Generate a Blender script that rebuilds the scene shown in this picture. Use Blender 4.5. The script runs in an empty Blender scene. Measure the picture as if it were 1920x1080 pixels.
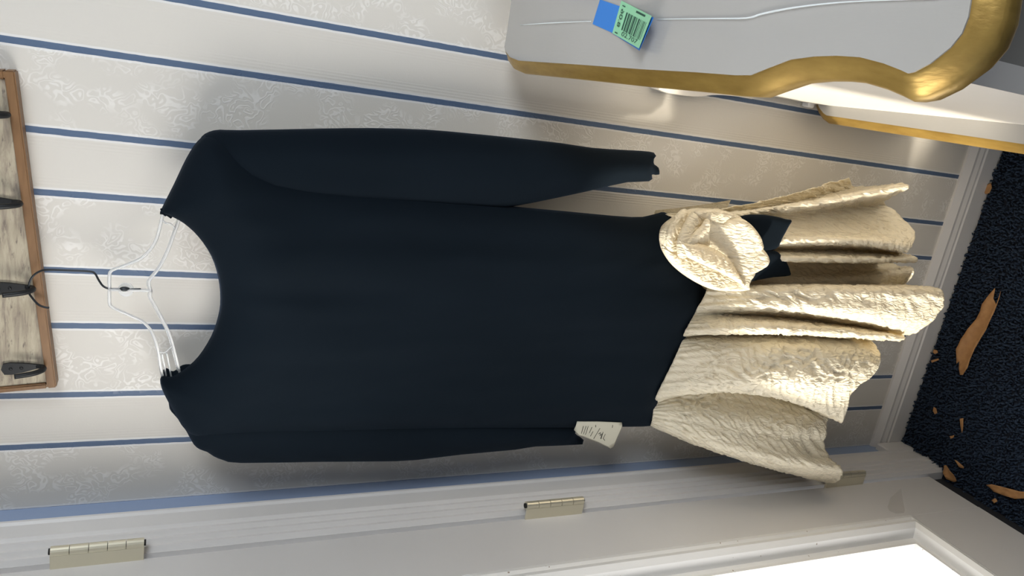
import bpy, bmesh, math, random
import numpy as np
from mathutils import Vector, Matrix, noise
from mathutils.geometry import delaunay_2d_cdt

scene = bpy.context.scene
COL = scene.collection
# ------------------------------------------------------------------ camera
F, TH, YAW, ROLL = 1420.65, 0.43344, 0.31231, 0.03726
CAM = np.array([0.71816, -1.10888, 1.63197])
_f = np.array([-math.sin(YAW)*math.cos(TH), math.cos(YAW)*math.cos(TH), -math.sin(TH)])
_r0 = np.array([math.cos(YAW), math.sin(YAW), 0.0])
_u0 = np.cross(_r0, _f)
RGT = math.cos(ROLL)*_r0 + math.sin(ROLL)*_u0
UPV = -math.sin(ROLL)*_r0 + math.cos(ROLL)*_u0
cd = bpy.data.cameras.new('camera')
cd.sensor_width = 36.0
cd.lens = F/1920*36.0
cd.clip_start = 0.01
cam = bpy.data.objects.new('camera', cd)
COL.objects.link(cam)
m = Matrix.Identity(4)
for i in range(3):          # the phone was held sideways: picture-right is down in the room
    m[i][0] = -UPV[i]; m[i][1] = RGT[i]; m[i][2] = -_f[i]; m[i][3] = CAM[i]
cam.matrix_world = m
scene.camera = cam

# ------------------------------------------------------------------ world, lights, exposure
w = bpy.data.worlds.new('world'); scene.world = w; w.use_nodes = True
bg = w.node_tree.nodes['Background']
bg.inputs[0].default_value = (0.86, 0.90, 1.0, 1); bg.inputs[1].default_value = 0.09
def area(name, loc, target, size, sizey, power, color):
    ld = bpy.data.lights.new(name, 'AREA'); ld.shape = 'RECTANGLE'; ld.size = size; ld.size_y = sizey
    ld.energy = power; ld.color = color
    o = bpy.data.objects.new(name, ld); COL.objects.link(o); o.location = loc
    o.rotation_euler = (Vector(target)-Vector(loc)).to_track_quat('-Z', 'Y').to_euler()
    return o
# daylight from the room's window, high on the right behind the photographer
area('window_light', (1.90, -1.30, 2.25), (0.40, 0.0, 1.55), 0.8, 0.9, 24, (0.88, 0.94, 1.0))
# low sun coming in through the glazed door on the left
sd = bpy.data.lights.new('sun', 'SUN'); sd.energy = 18.5; sd.angle = math.radians(5); sd.color = (1.0, 0.91, 0.76)
sun = bpy.data.objects.new('sun', sd); COL.objects.link(sun)
SUN_DIR = Vector((1.0, 0.50, -0.20))
sun.rotation_euler = SUN_DIR.to_track_quat('-Z', 'Y').to_euler()
PANE_STRENGTH = 1.9      # lower pane: shaded ground outside
PANE_UPPER = 9.0        # unseen opaque upper pane: open sky outside

vs = scene.view_settings
vs.view_transform = 'Standard'; vs.look = 'None'; vs.exposure = 0.32; vs.gamma = 1.0; vs.use_curve_mapping = False

# ------------------------------------------------------------------ helpers
def ray(X, Y):
    p, q = 1080-Y, X
    return _f + (p-540)/F*RGT - (q-960)/F*UPV
def onp(X, Y, ax, val):
    d = ray(X, Y); t = (val-CAM[ax])/d[ax]
    return CAM + t*d
def wy(X, Y, dist):      # point seen at a pixel, at a distance in front of the back wall
    return onp(X, Y, 1, -dist)

def mat(name):
    m = bpy.data.materials.new(name); m.use_nodes = True
    nt = m.node_tree; b = nt.nodes['Principled BSDF']
    return m, nt, b
def simple(name, col, rough=0.5, metal=0.0, spec=0.5, **kw):
    m, nt, b = mat(name)
    b.inputs['Base Color'].default_value = (*col, 1); b.inputs['Roughness'].default_value = rough
    b.inputs['Metallic'].default_value = metal; b.inputs['Specular IOR Level'].default_value = spec
    for k, v in kw.items(): b.inputs[k.replace('_', ' ')].default_value = v
    return m
def nd(nt, t, **kw):
    n = nt.nodes.new(t)
    for k, v in kw.items():
        if hasattr(n, k): setattr(n, k, v)
        else: n.inputs[k].default_value = v
    return n
def math_n(nt, op, a, b=None, c=None):
    n = nt.nodes.new('ShaderNodeMath'); n.operation = op
    for i, x in enumerate((a, b, c)):
        if x is None: continue
        if isinstance(x, (int, float)): n.inputs[i].default_value = x
        else: nt.links.new(x, n.inputs[i])
    return n.outputs[0]
def mixc(nt, fac, a, b):
    n = nt.nodes.new('ShaderNodeMix'); n.data_type = 'RGBA'
    if isinstance(fac, (int, float)): n.inputs[0].default_value = fac
    else: nt.links.new(fac, n.inputs[0])
    for s, x in ((6, a), (7, b)):
        if isinstance(x, tuple): n.inputs[s].default_value = (*x, 1) if len(x) == 3 else x
        else: nt.links.new(x, n.inputs[s])
    return n.outputs[2]
def ramp(nt, fac, stops):
    n = nt.nodes.new('ShaderNodeValToRGB'); e = n.color_ramp.elements
    while len(e) < len(stops): e.new(0.5)
    for el, (p, c) in zip(e, stops):
        el.position = p; el.color = (*c, 1) if len(c) == 3 else c
    nt.links.new(fac, n.inputs[0]); return n.outputs[0]
def objco(nt, scale=(1, 1, 1), rot=(0, 0, 0)):
    t = nt.nodes.new('ShaderNodeTexCoord'); mp = nt.nodes.new('ShaderNodeMapping')
    mp.inputs['Scale'].default_value = scale; mp.inputs['Rotation'].default_value = rot
    nt.links.new(t.outputs['Object'], mp.inputs['Vector']); return mp.outputs[0]
def noise_n(nt, vec, scale, detail=3, rough=0.5, dist=0.0):
    n = nt.nodes.new('ShaderNodeTexNoise'); n.inputs['Scale'].default_value = scale
    n.inputs['Detail'].default_value = detail; n.inputs['Roughness'].default_value = rough
    n.inputs['Distortion'].default_value = dist
    nt.links.new(vec, n.inputs['Vector']); return n.outputs['Fac']
def bump(nt, b, h, strength=0.3, dist=0.002):
    n = nt.nodes.new('ShaderNodeBump'); n.inputs['Strength'].default_value = strength
    n.inputs['Distance'].default_value = dist
    nt.links.new(h, n.inputs['Height']); nt.links.new(n.outputs[0], b.inputs['Normal'])

def obj(name, verts, faces, material, parent=None, smooth=True):
    me = bpy.data.meshes.new(name)
    me.from_pydata([tuple(map(float, v)) for v in verts], [], [tuple(f) for f in faces])
    me.validate(); me.update()
    if smooth: me.polygons.foreach_set('use_smooth', [True]*len(me.polygons))
    if material: me.materials.append(material)
    o = bpy.data.objects.new(name, me); COL.objects.link(o)
    attach(o, parent)
    return o
def attach(o, parent):
    if parent:
        bpy.context.view_layer.update()
        o.parent = parent; o.matrix_parent_inverse = parent.matrix_world.inverted()
def bmobj(name, bm, material, parent=None, smooth=False):
    me = bpy.data.meshes.new(name); bm.normal_update(); bm.to_mesh(me); bm.free()
    if smooth: me.polygons.foreach_set('use_smooth', [True]*len(me.polygons))
    if material: me.materials.append(material)
    o = bpy.data.objects.new(name, me); COL.objects.link(o); attach(o, parent); return o
def empty(name, loc):
    o = bpy.data.objects.new(name, None); COL.objects.link(o); o.location = loc
    o.empty_display_size = 0.02
    bpy.context.view_layer.update(); return o
def tag(o, label, cat, group=None, kind=None):
    o['label'] = label
    if cat: o['category'] = cat
    if group: o['group'] = group
    if kind: o['kind'] = kind
    return o
def box(name, lo, hi, material, parent=None, bevel=0.0, seg=2):
    bm = bmesh.new(); bmesh.ops.create_cube(bm, size=1.0)
    lo, hi = np.array(lo, float), np.array(hi, float)
    for v in bm.verts:
        v.co = Vector((lo+hi)/2 + np.array(v.co)*(hi-lo))
    if bevel: bmesh.ops.bevel(bm, geom=bm.edges[:], offset=bevel, segments=seg, affect='EDGES', profile=0.5)
    return bmobj(name, bm, material, parent, smooth=False)
def catmull(pts, n, closed=False):
    pts = [np.array(p, float) for p in pts]; out = []; N = len(pts)
    rng = range(N) if closed else range(N-1)
    for i in rng:
        if closed: a, b, c, d = pts[(i-1) % N], pts[i], pts[(i+1) % N], pts[(i+2) % N]
        else: a, b, c, d = pts[max(i-1, 0)], pts[i], pts[i+1], pts[min(i+2, N-1)]
        for k in range(n):
            t = k/n
            out.append(0.5*((2*b)+(-a+c)*t+(2*a-5*b+4*c-d)*t*t+(-a+3*b-3*c+d)*t**3))
    if not closed: out.append(pts[-1])
    return out
def tube(name, pts, r, material, parent=None, sides=10, n=6, smooth_path=True, flat=1.0, caps=True):
    P = catmull(pts, n) if smooth_path else [np.array(p, float) for p in pts]
    rr = r if hasattr(r, '__len__') else [r]*2
    verts, faces = [], []; up = None
    for i, p in enumerate(P):
        t = P[min(i+1, len(P)-1)]-P[max(i-1, 0)]; t = t/(np.linalg.norm(t)+1e-12)
        if up is None:
            a = np.array([0, 1.0, 0]) if abs(t[1]) < 0.9 else np.array([1.0, 0, 0])
            up = a-t*(a@t)
        up = up-t*(up@t); up /= np.linalg.norm(up)+1e-12; s = np.cross(t, up)
        f = i/(len(P)-1)*(len(rr)-1); k = min(int(f), len(rr)-2); R = rr[k]+(rr[k+1]-rr[k])*(f-k)
        for j in range(sides):
            an = 2*math.pi*j/sides
            verts.append(p+R*(math.cos(an)*up*flat+math.sin(an)*s))
    for i in range(len(P)-1):
        for j in range(sides):
            a, b = i*sides+j, i*sides+(j+1) % sides
            faces.append((a, b, b+sides, a+sides))
    if caps:
        faces.append(tuple(range(sides-1, -1, -1))); k = (len(P)-1)*sides
        faces.append(tuple(range(k, k+sides)))
    return obj(name, verts, faces, material, parent)
def prism_z(name, prof, z0, z1, material, parent=None):   # closed xy profile extruded along z
    n = len(prof); v = [(x, y, z0) for x, y in prof]+[(x, y, z1) for x, y in prof]
    f = [(i, (i+1) % n, n+(i+1) % n, n+i) for i in range(n)]+[tuple(range(n-1, -1, -1)), tuple(range(n, 2*n))]
    o = obj(name, v, f, material, parent, smooth=False); fixn(o); return o
def fixn(o):
    bm = bmesh.new(); bm.from_mesh(o.data); bmesh.ops.recalc_face_normals(bm, faces=bm.faces[:]); bm.to_mesh(o.data); bm.free()
def area2(P): P = np.array(P); return 0.5*np.sum(P[:, 0]*np.roll(P[:, 1], -1)-np.roll(P[:, 0], -1)*P[:, 1])
def segdist(P, A, B):
    AB = B-A; L = (AB**2).sum(1)+1e-18
    D = np.full(len(P), 1e9)
    for a, ab, l in zip(A, AB, L):
        t = np.clip(((P-a)@ab)/l, 0, 1)
        D = np.minimum(D, np.hypot(*(P-a-t[:, None]*ab).T))
    return D
def inside(P, poly):
    x, y = P[:, 0], P[:, 1]; r = np.zeros(len(P), bool); n = len(poly); j = n-1
    for i in range(n):
        xi, yi = poly[i]; xj, yj = poly[j]
        c = ((yi > y) != (yj > y)) & (x < (xj-xi)*(y-yi)/(yj-yi+1e-15)+xi); r ^= c; j = i
    return r
def pillow(name, px, dist, thick, material, parent=None, grid=0.012, R=0.05, back=0.35, disp=None, n=4, smooth_outline=True, tilt=(0, 0)):
    """closed soft body from an outline: bulges towards the room, flatter towards the wall"""
    poly = np.array(catmull(px, n, True)) if smooth_outline else np.array(px, float)
    W = np.array([wy(X, Y, dist) for X, Y in poly]); pl = W[:, [0, 2]]
    seg = np.hypot(*(np.roll(pl, -1, 0)-pl).T); dense = []
    for i in range(len(pl)):
        k = max(1, int(seg[i]/grid+0.5)); a, b = pl[i], pl[(i+1) % len(pl)]
        dense += [a+(b-a)*t/k for t in range(k)]
    pl = np.array(dense)
    lo, hi = pl.min(0), pl.max(0)
    gx = np.arange(lo[0], hi[0], grid); gz = np.arange(lo[1], hi[1], grid)
    G = np.array([(x+(grid/2 if k % 2 else 0), z) for k, z in enumerate(gz) for x in gx])
    G = G[inside(G, pl)]
    if len(G):
        D = segdist(G, pl, np.roll(pl, -1, 0)); G = G[D > grid*1.9]
    tg = np.roll(pl, -1, 0)-np.roll(pl, 1, 0); tg /= np.linalg.norm(tg, axis=1)[:, None]+1e-12
    nr = np.stack([-tg[:, 1], tg[:, 0]], 1)*(1 if area2(pl) > 0 else -1)
    for dd in (grid*0.25, grid*0.75, grid*1.4):
        Q = pl+nr*dd; Q = Q[inside(Q, pl)]
        if len(Q): Q = Q[segdist(Q, pl, np.roll(pl, -1, 0)) > dd*0.9]
        if len(Q): G = np.vstack([G, Q]) if len(G) else Q
    allp = np.vstack([pl, G]) if len(G) else pl
    nb = len(pl)
    vs_, _, fs, *_ = delaunay_2d_cdt([Vector(p) for p in allp], [(i, (i+1) % nb) for i in range(nb)], [], 1, 1e-7)
    V = np.array([tuple(v) for v in vs_]); D = segdist(V, pl, np.roll(pl, -1, 0))
    t = np.clip(D/R, 0, 1); h = thick*np.sqrt(np.clip(1-(1-t)**2, 0, 1))
    edge = D < 1e-6; C0 = pl.mean(0); pln = (V-C0)@np.array(tilt)
    verts = []; idx_b = {}
    for (x, z), hh, tt, pp in zip(V, h, t, pln):
        dd = disp(x, z)*min(1, tt*1.5) if disp else 0.0
        verts.append((x, -dist-hh-dd-pp, z))
    for i, ((x, z), hh) in enumerate(zip(V, h)):
        if edge[i]: idx_b[i] = i
        else: idx_b[i] = len(verts); verts.append((x, -dist+hh*back-pln[i], z))
    faces = []
    for f in fs:
        a, b, c = [V[i] for i in f[:3]]
        cr = (b[0]-a[0])*(c[1]-a[1])-(b[1]-a[1])*(c[0]-a[0])
        f = tuple(f) if cr > 0 else tuple(reversed(f))
        faces.append(f); faces.append(tuple(idx_b[i] for i in reversed(f)))
    return obj(name, verts, faces, material, parent)

# ------------------------------------------------------------------ materials
# wallpaper: satin stripes with a tone-on-tone scroll pattern between them
MW, nt, b = mat('striped_wallpaper')
tc = nd(nt, 'ShaderNodeTexCoord'); sx = nd(nt, 'ShaderNodeSeparateXYZ'); nt.links.new(tc.outputs['Object'], sx.inputs[0])
PER, S0, S1 = 0.1826, 0.1000, 0.1789
ux = math_n(nt, 'FLOORED_MODULO', math_n(nt, 'SUBTRACT', sx.outputs[0], S0), PER)        # 0..PER
wob = math_n(nt, 'MULTIPLY', math_n(nt, 'SUBTRACT', noise_n(nt, tc.outputs['Object'], 60, 2), 0.5), 0.0012)
uw = math_n(nt, 'ADD', ux, wob)
dA = math_n(nt, 'MINIMUM', math_n(nt, 'ABSOLUTE', uw), math_n(nt, 'ABSOLUTE', math_n(nt, 'SUBTRACT', uw, PER)))
dB = math_n(nt, 'ABSOLUTE', math_n(nt, 'SUBTRACT', uw, S1-S0))
dS = math_n(nt, 'MINIMUM', dA, dB)
stripe = math_n(nt, 'LESS_THAN', dS, 0.0041)
halo = math_n(nt, 'LESS_THAN', dS, 0.0070)
wide = math_n(nt, 'GREATER_THAN', ux, S1-S0)
# scroll figure: contour lines of a warped noise, clustered in sprays
v1 = objco(nt, (1, 1, 0.9))
nwarp = nd(nt, 'ShaderNodeTexNoise'); nwarp.inputs['Scale'].default_value = 26; nt.links.new(v1, nwarp.inputs['Vector'])
vadd = nd(nt, 'ShaderNodeVectorMath'); vadd.operation = 'MULTIPLY_ADD'
nt.links.new(nwarp.outputs['Color'], vadd.inputs[0]); vadd.inputs[1].default_value = (0.030,)*3; nt.links.new(v1, vadd.inputs[2])
fig = noise_n(nt, vadd.outputs[0], 62, 1.0, 0.5)
cont = math_n(nt, 'ABSOLUTE', math_n(nt, 'SINE', math_n(nt, 'MULTIPLY', fig, 21)))
_mr = nd(nt, 'ShaderNodeMapRange', **{'From Min': 0.70, 'From Max': 0.95}); nt.links.new(cont, _mr.inputs[0]); cont = _mr.outputs[0]
clus = noise_n(nt, v1, 17, 1)
clus = nd(nt, 'ShaderNodeMapRange', **{'From Min': 0.46, 'From Max': 0.56}).outputs[0]
nt.links.new(noise_n(nt, v1, 19, 1), clus.node.inputs[0])
pat = math_n(nt, 'MULTIPLY', math_n(nt, 'MULTIPLY', cont, clus), wide)
ribs = math_n(nt, 'SINE', math_n(nt, 'MULTIPLY', sx.outputs[0], 1500))
ribs = math_n(nt, 'MULTIPLY', math_n(nt, 'MULTIPLY', ribs, math_n(nt, 'SUBTRACT', 1.0, wide)), math_n(nt, 'LESS_THAN', dS, 0.022))
c = mixc(nt, math_n(nt, 'MULTIPLY', pat, 0.75), (0.64, 0.61, 0.555), (0.78, 0.755, 0.71))
c = mixc(nt, math_n(nt, 'MULTIPLY', halo, 0.6), c, (0.78, 0.78, 0.78))
c = mixc(nt, stripe, c, (0.085, 0.13, 0.215))
nt.links.new(c, b.inputs['Base Color'])
ro = math_n(nt, 'SUBTRACT', 0.55, math_n(nt, 'MULTIPLY', pat, 0.2)); nt.links.new(ro, b.inputs['Roughness'])
hgt = math_n(nt, 'ADD', math_n(nt, 'MULTIPLY', pat, 0.8), math_n(nt, 'ADD', math_n(nt, 'MULTIPLY', ribs, 0.22), math_n(nt, 'MULTIPLY', noise_n(nt, tc.outputs['Object'], 420, 2), 0.35)))
bump(nt, b, hgt, 0.35, 0.0009)

def painted(name, col, rough=0.42, speck=0.0):
    m, nt, b = mat(name); v = objco(nt)
    n1 = noise_n(nt, v, 9, 3)
    c = mixc(nt, n1, tuple(x*0.96 for x in col), tuple(min(1, x*1.03) for x in col))
    if speck:
        s = noise_n(nt, v, 150, 1); s = math_n(nt, 'GREATER_THAN', s, speck); c = mixc(nt, s, c, (0.30, 0.24, 0.18))
    nt.links.new(c, b.inputs['Base Color']); b.inputs['Roughness'].default_value = rough
    bump(nt, b, noise_n(nt, v, 160, 2), 0.12, 0.0006); return m
M_BLUE = painted('blue_border_paint', (0.29, 0.37, 0.535), 0.5)
M_TRIM = painted('white_trim_paint', (0.70, 0.68, 0.66), 0.38)
M_DOOR = painted('white_door_paint', (0.66, 0.64, 0.62), 0.40)
M_MOULD = painted('door_moulding_paint', (0.80, 0.79, 0.77), 0.35, 0.79)
M_BRASS = simple('pale_brass', (0.72, 0.67, 0.52), 0.34, 0.6)
M_DARK = simple('dark_gap', (0.02, 0.018, 0.016), 0.9)
M_STRIP = simple('dark_strip', (0.02, 0.021, 0.026), 0.7)
M_CARPB = simple('navy_carpet_backing', (0.004, 0.007, 0.016), 0.95)
M_CARP, nt, b = mat('navy_carpet_pile')
v = objco(nt); c = mixc(nt, noise_n(nt, v, 260, 2), (0.010, 0.018, 0.034), (0.056, 0.082, 0.130))
nt.links.new(c, b.inputs['Base Color']); b.inputs['Roughness'].default_value = 0.9; b.inputs['Specular IOR Level'].default_value = 0.15
# door panes: bright daylight behind dusty glass; unseen upper one made opaque to stop the sun
def pane_mat(name, fac, strength):
    m, nt, b = mat(name)
    v = objco(nt); nn = noise_n(nt, v, 230, 2); c = mixc(nt, nn, (1.0, 0.955, 0.89), (1.0, 0.99, 0.97))
    em = nd(nt, 'ShaderNodeEmission'); em.inputs['Strength'].default_value = strength/fac; nt.links.new(c, em.inputs['Color'])
    tr = nd(nt, 'ShaderNodeBsdfTransparent'); mx = nd(nt, 'ShaderNodeMixShader'); mx.inputs[0].default_value = fac
    nt.links.new(tr.outputs[0], mx.inputs[1]); nt.links.new(em.outputs[0], mx.inputs[2]); nt.links.new(mx.outputs[0], nt.nodes['Material Output'].inputs['Surface'])
    return m
M_PANE = pane_mat('bright_dusty_pane', 0.45, PANE_STRENGTH); M_PANE2 = pane_mat('bright_opaque_pane', 1.0, PANE_UPPER)

M_VELVET, nt, b = mat('black_velvet')
v = objco(nt, (1, 1, 0.4)); c = mixc(nt, noise_n(nt, v, 14, 2), (0.0026, 0.0056, 0.0092), (0.0045, 0.0085, 0.0135))
nt.links.new(c, b.inputs['Base Color']); b.inputs['Roughness'].default_value = 0.85; b.inputs['Specular IOR Level'].default_value = 0.08
b.inputs['Sheen Weight'].default_value = 0.05; b.inputs['Sheen Roughness'].default_value = 0.4; b.inputs['Sheen Tint'].default_value = (0.45, 0.65, 1, 1)
bump(nt, b, noise_n(nt, objco(nt), 900, 1), 0.1, 0.0004)

M_SATIN, nt, b = mat('crinkled_cream_satin')
b.inputs['Base Color'].default_value = (0.90, 0.84, 0.68, 1); b.inputs['Roughness'].default_value = 0.27
b.inputs['Specular IOR Level'].default_value = 0.55; b.inputs['Sheen Weight'].default_value = 0.15; b.inputs['Sheen Roughness'].default_value = 0.3
vv = objco(nt, (2.6, 1, 1.0), (0, 0.75, 0))
def ridged(sc, det, dist):
    return math_n(nt, 'ABSOLUTE', math_n(nt, 'SUBTRACT', noise_n(nt, vv, sc, det, 0.5, dist), 0.5))
h_ = math_n(nt, 'ADD', math_n(nt, 'MULTIPLY', ridged(46, 1, 0.9), -2.4), math_n(nt, 'MULTIPLY', ridged(100, 1, 0.6), -0.7))
bump(nt, b, h_, 0.75, 0.0040)
tl = nd(nt, 'ShaderNodeBsdfTranslucent'); tl.inputs['Color'].default_value = (0.96, 0.82, 0.55, 1)
mx = nd(nt, 'ShaderNodeMixShader'); mx.inputs[0].default_value = 0.28
nt.links.new(b.outputs[0], mx.inputs[1]); nt.links.new(tl.outputs[0], mx.inputs[2]); nt.links.new(mx.outputs[0], nt.nodes['Material Output'].inputs['Surface'])

M_CLEAR = simple('clear_plastic', (0.97, 0.98, 0.98), 0.10, 0, 0.8, Transmission_Weight=0.72, IOR=1.46)
M_WIRE = simple('dark_hook_wire', (0.03, 0.034, 0.038), 0.38, 0.6)
M_IRON = simple('black_iron', (0.018, 0.019, 0.020), 0.45, 0.5)
M_FRAME, nt, b = mat('brown_frame_wood')
v = objco(nt, (1, 8, 8)); c = mixc(nt, noise_n(nt, v, 30, 4), (0.15, 0.075, 0.030), (0.26, 0.14, 0.060)); nt.links.new(c, b.inputs['Base Color']); b.inputs['Roughness'].default_value = 0.5
M_DISTR, nt, b = mat('distressed_whitewashed_wood')
v = objco(nt, (1, 5, 7)); n1 = noise_n(nt, v, 22, 6, 0.65, 0.4); n2 = noise_n(nt, objco(nt, (1, 3, 4)), 60, 4, 0.6)
c = ramp(nt, n1, [(0.26, (0.13, 0.105, 0.09)), (0.40, (0.30, 0.25, 0.19)), (0.52, (0.40, 0.345, 0.25)), (0.75, (0.50, 0.44, 0.335))])
c = mixc(nt, ramp(nt, n2, [(0.60, (0, 0, 0)), (0.70, (0.8, 0.8, 0.8))]), c, (0.13, 0.105, 0.09)); nt.links.new(c, b.inputs['Base Color'])
b.inputs['Roughness'].default_value = 0.7; bump(nt, b, n1, 0.4, 0.002)

M_LACQ, nt, b = mat('white_lacquer')
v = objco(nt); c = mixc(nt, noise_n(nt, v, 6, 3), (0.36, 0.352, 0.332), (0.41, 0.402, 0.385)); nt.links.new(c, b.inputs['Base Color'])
b.inputs['Roughness'].default_value = 0.16; b.inputs['Coat Weight'].default_value = 0.3; b.inputs['Coat Roughness'].default_value = 0.08
bump(nt, b, noise_n(nt, objco(nt, (5, 1, 1)), 60, 3), 0.10, 0.0012)
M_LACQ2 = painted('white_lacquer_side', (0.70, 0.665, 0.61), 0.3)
M_GOLD, nt, b = mat('antique_gold_paint')
v = objco(nt, (4, 1, 4)); c = mixc(nt, noise_n(nt, v, 22, 4, 0.6), (0.25, 0.145, 0.032), (0.52, 0.35, 0.095)); nt.links.new(c, b.inputs['Base Color'])
b.inputs['Metallic'].default_value = 0.55; b.inputs['Roughness'].default_value = 0.36; bump(nt, b, noise_n(nt, v, 50, 3), 0.25, 0.0015)
M_TAPE = simple('blue_masking_tape', (0.03, 0.20, 0.62), 0.6)
M_GREEN = simple('green_price_label', (0.27, 0.60, 0.36), 0.5)
M_INK = simple('dark_green_ink', (0.015, 0.07, 0.045), 0.7)
M_PAPER = simple('cream_paper', (0.50, 0.48, 0.39), 0.8)
M_PEN = simple('pencil_ink', (0.05, 0.05, 0.04), 0.8)
M_BARK, nt, b = mat('dry_brown_leaf')
v = objco(nt, (1, 1, 1)); c = mixc(nt, noise_n(nt, v, 70, 4), (0.30, 0.135, 0.045), (0.55, 0.30, 0.12)); nt.links.new(c, b.inputs['Base Color']); b.inputs['Roughness'].default_value = 0.65

# ------------------------------------------------------------------ room shell
o = box('wall_back', (-0.15, 0.0, 0.0), (2.4, 0.08, 2.6), MW); o['kind'] = 'structure'; tag(o, 'cream wallpaper wall with blue vertical stripes and tone scroll pattern', None)
DY = -0.139            # joint between door casing and door
def boxes(name, parts, m, parent=None):
    bm = bmesh.new()
    for lo, hi in parts:
        r = bmesh.ops.create_cube(bm, size=1.0); lo, hi = np.array(lo), np.array(hi)
        for v in r['verts']: v.co = Vector((lo+hi)/2+np.array(v.co)*(hi-lo))
    return bmobj(name, bm, m, parent)
o = boxes('wall_left', [((-0.12, DY+0.03, 0.0), (0.0, 0.0, 2.5)), ((-0.12, -1.02, 2.05), (0.0, DY+0.03, 2.5)), ((-0.12, -3.2, 0.0), (0.0, -1.02, 2.5))], M_BLUE); o['kind'] = 'structure'; tag(o, 'narrow blue painted strip of wall between the corner and the door casing', None)
o = box('ceiling', (-0.15, -3.2, 2.5), (2.4, 0.08, 2.58), M_TRIM); o['kind'] = 'structure'; tag(o, 'white ceiling above the wallpapered wall', None)
o = box('floor', (-0.5, -2.4, -0.06), (2.4, 0.08, 0.0), M_CARPB); o['kind'] = 'structure'; tag(o, 'floor covered by dark navy carpet', None)
# door casing: fluted profile running up the left wall
def casing_profile():
    y0, y1 = -0.046, DY+0.004
    pr = [(-0.02, y0), (0.011, y0), (0.014, y0-0.003), (0.014, y0-0.007), (0.0105, y0-0.010), (0.0105, y0-0.036)]
    y = y0-0.036; st = (y-y1)/4; bx = [0.0105, 0.0095, 0.0075, 0.005, 0.002]
    for k in range(4):
        pr += [(bx[k], y-st*0.05), (bx[k]+0.0042, y-st*0.30), (bx[k]+0.0042, y-st*0.62), (bx[k+1], y-st*0.92)]
        y -= st
    pr += [(0.002, y1), (-0.02, y1)]
    return pr
o = prism_z('trim_1', casing_profile(), 0.0, 2.3, M_TRIM); o['kind'] = 'structure'; tag(o, 'white fluted door casing beside the blue strip', None)
# baseboards
def base_profile(H=0.088):
    return [(0.0, 0), (-0.016, 0), (-0.016, H*0.52), (-0.0135, H*0.55), (-0.0135, H*0.60), (-0.0155, H*0.64), (-0.012, H*0.74), (-0.012, H*0.80), (-0.014, H*0.84), (-0.009, H*0.93), (-0.005, H), (0, H)]
pr = base_profile(); n = len(pr); xa, xb = 0.0, 2.4
vs_ = [(xa, y, z) for y, z in pr]+[(xb, y, z) for y, z in pr]
fc = [(i, (i+1) % n, n+(i+1) % n, n+i) for i in range(n)]+[tuple(range(n-1, -1, -1)), tuple(range(n, 2*n))]
o = obj('baseboard_back', vs_, fc, M_TRIM, smooth=False); fixn(o); o['kind'] = 'structure'; tag(o, 'white moulded baseboard along the striped wall', None)
o = box('baseboard_left', (-0.01, -0.050, 0.0), (0.0155, -0.0165, 0.088), M_TRIM, bevel=0.003); o['kind'] = 'structure'; tag(o, 'short white baseboard block between the corner and the door casing', None)

# door: slab made of stiles and a bottom rail round a bright pane
ZB = 0.058
DZ1 = 2.03
YS = -0.262            # inner edge of the hinge stile, outer edge of the moulding
ZR = 0.272             # top of the bottom rail
YE = -1.0
ZM = 1.22             # top of the glazed lower part
door = box('door_1', (-0.045, YS, ZB), (0.0, DY-0.003, DZ1), M_DOOR, bevel=0.002); door['kind'] = 'structure'; tag(door, 'white door with a bright pane and brass hinges', None)
box('bottom_rail', (-0.045, YE+0.14, ZB), (0.0, YS, ZR), M_DOOR, door)
box('top_rail', (-0.045, YE+0.14, DZ1-0.13), (0.0, YS, DZ1), M_DOOR, door)
box('lock_stile', (-0.045, YE, ZB), (0.0, YE+0.14, DZ1), M_DOOR, door)
# moulding: stepped frame (outer bead, cove, inner bead) mitred at the corners
def frame_moulding(name, y0, z0, y1, z1, prof, m):
    n = len(prof); v, f = [], []
    cs = [(y0, z0, -1, 1), (y1, z0, 1, 1), (y1, z1, 1, -1), (y0, z1, -1, -1)]
    for (y, z, sy, sz) in cs:
        for dx, off in prof: v.append((dx, y+sy*off, z+sz*off))
    for c in range(4):
        for k in range(n-1):
            a = c*n+k; d = ((c+1) % 4)*n+k; f.append((a, a+1, d+1, d))
    o = obj(name, v, f, m, door, smooth=False); fixn(o); return o
PROF = [(-0.03, 0), (0.002, 0.0), (0.008, 0.006), (0.010, 0.014), (0.006, 0.022), (0.006, 0.028), (0.020, 0.034), (0.022, 0.042), (0.016, 0.052), (-0.002, 0.058), (-0.004, 0.070), (0.004, 0.074), (0.004, 0.080), (-0.016, 0.086), (-0.03, 0.086)]
frame_moulding('panel_moulding', YS, ZR, YE+0.14, ZM, PROF, M_MOULD)
box('mid_rail', (-0.045, YE+0.14, ZM), (0.0, YS, ZM+0.10), M_DOOR, door)
box('pane', (-0.022, YE+0.14+0.08, ZR+0.08), (-0.016, YS-0.08, ZM-0.08), M_PANE, door)
frame_moulding('panel_moulding', YS, ZM+0.10, YE+0.14, DZ1-0.13, PROF, M_MOULD)
box('pane', (-0.022, YE+0.22, ZM+0.18), (-0.016, YS-0.08, DZ1-0.21), M_PANE2, door)  # unseen upper pane, opaque to stop the sun
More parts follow.
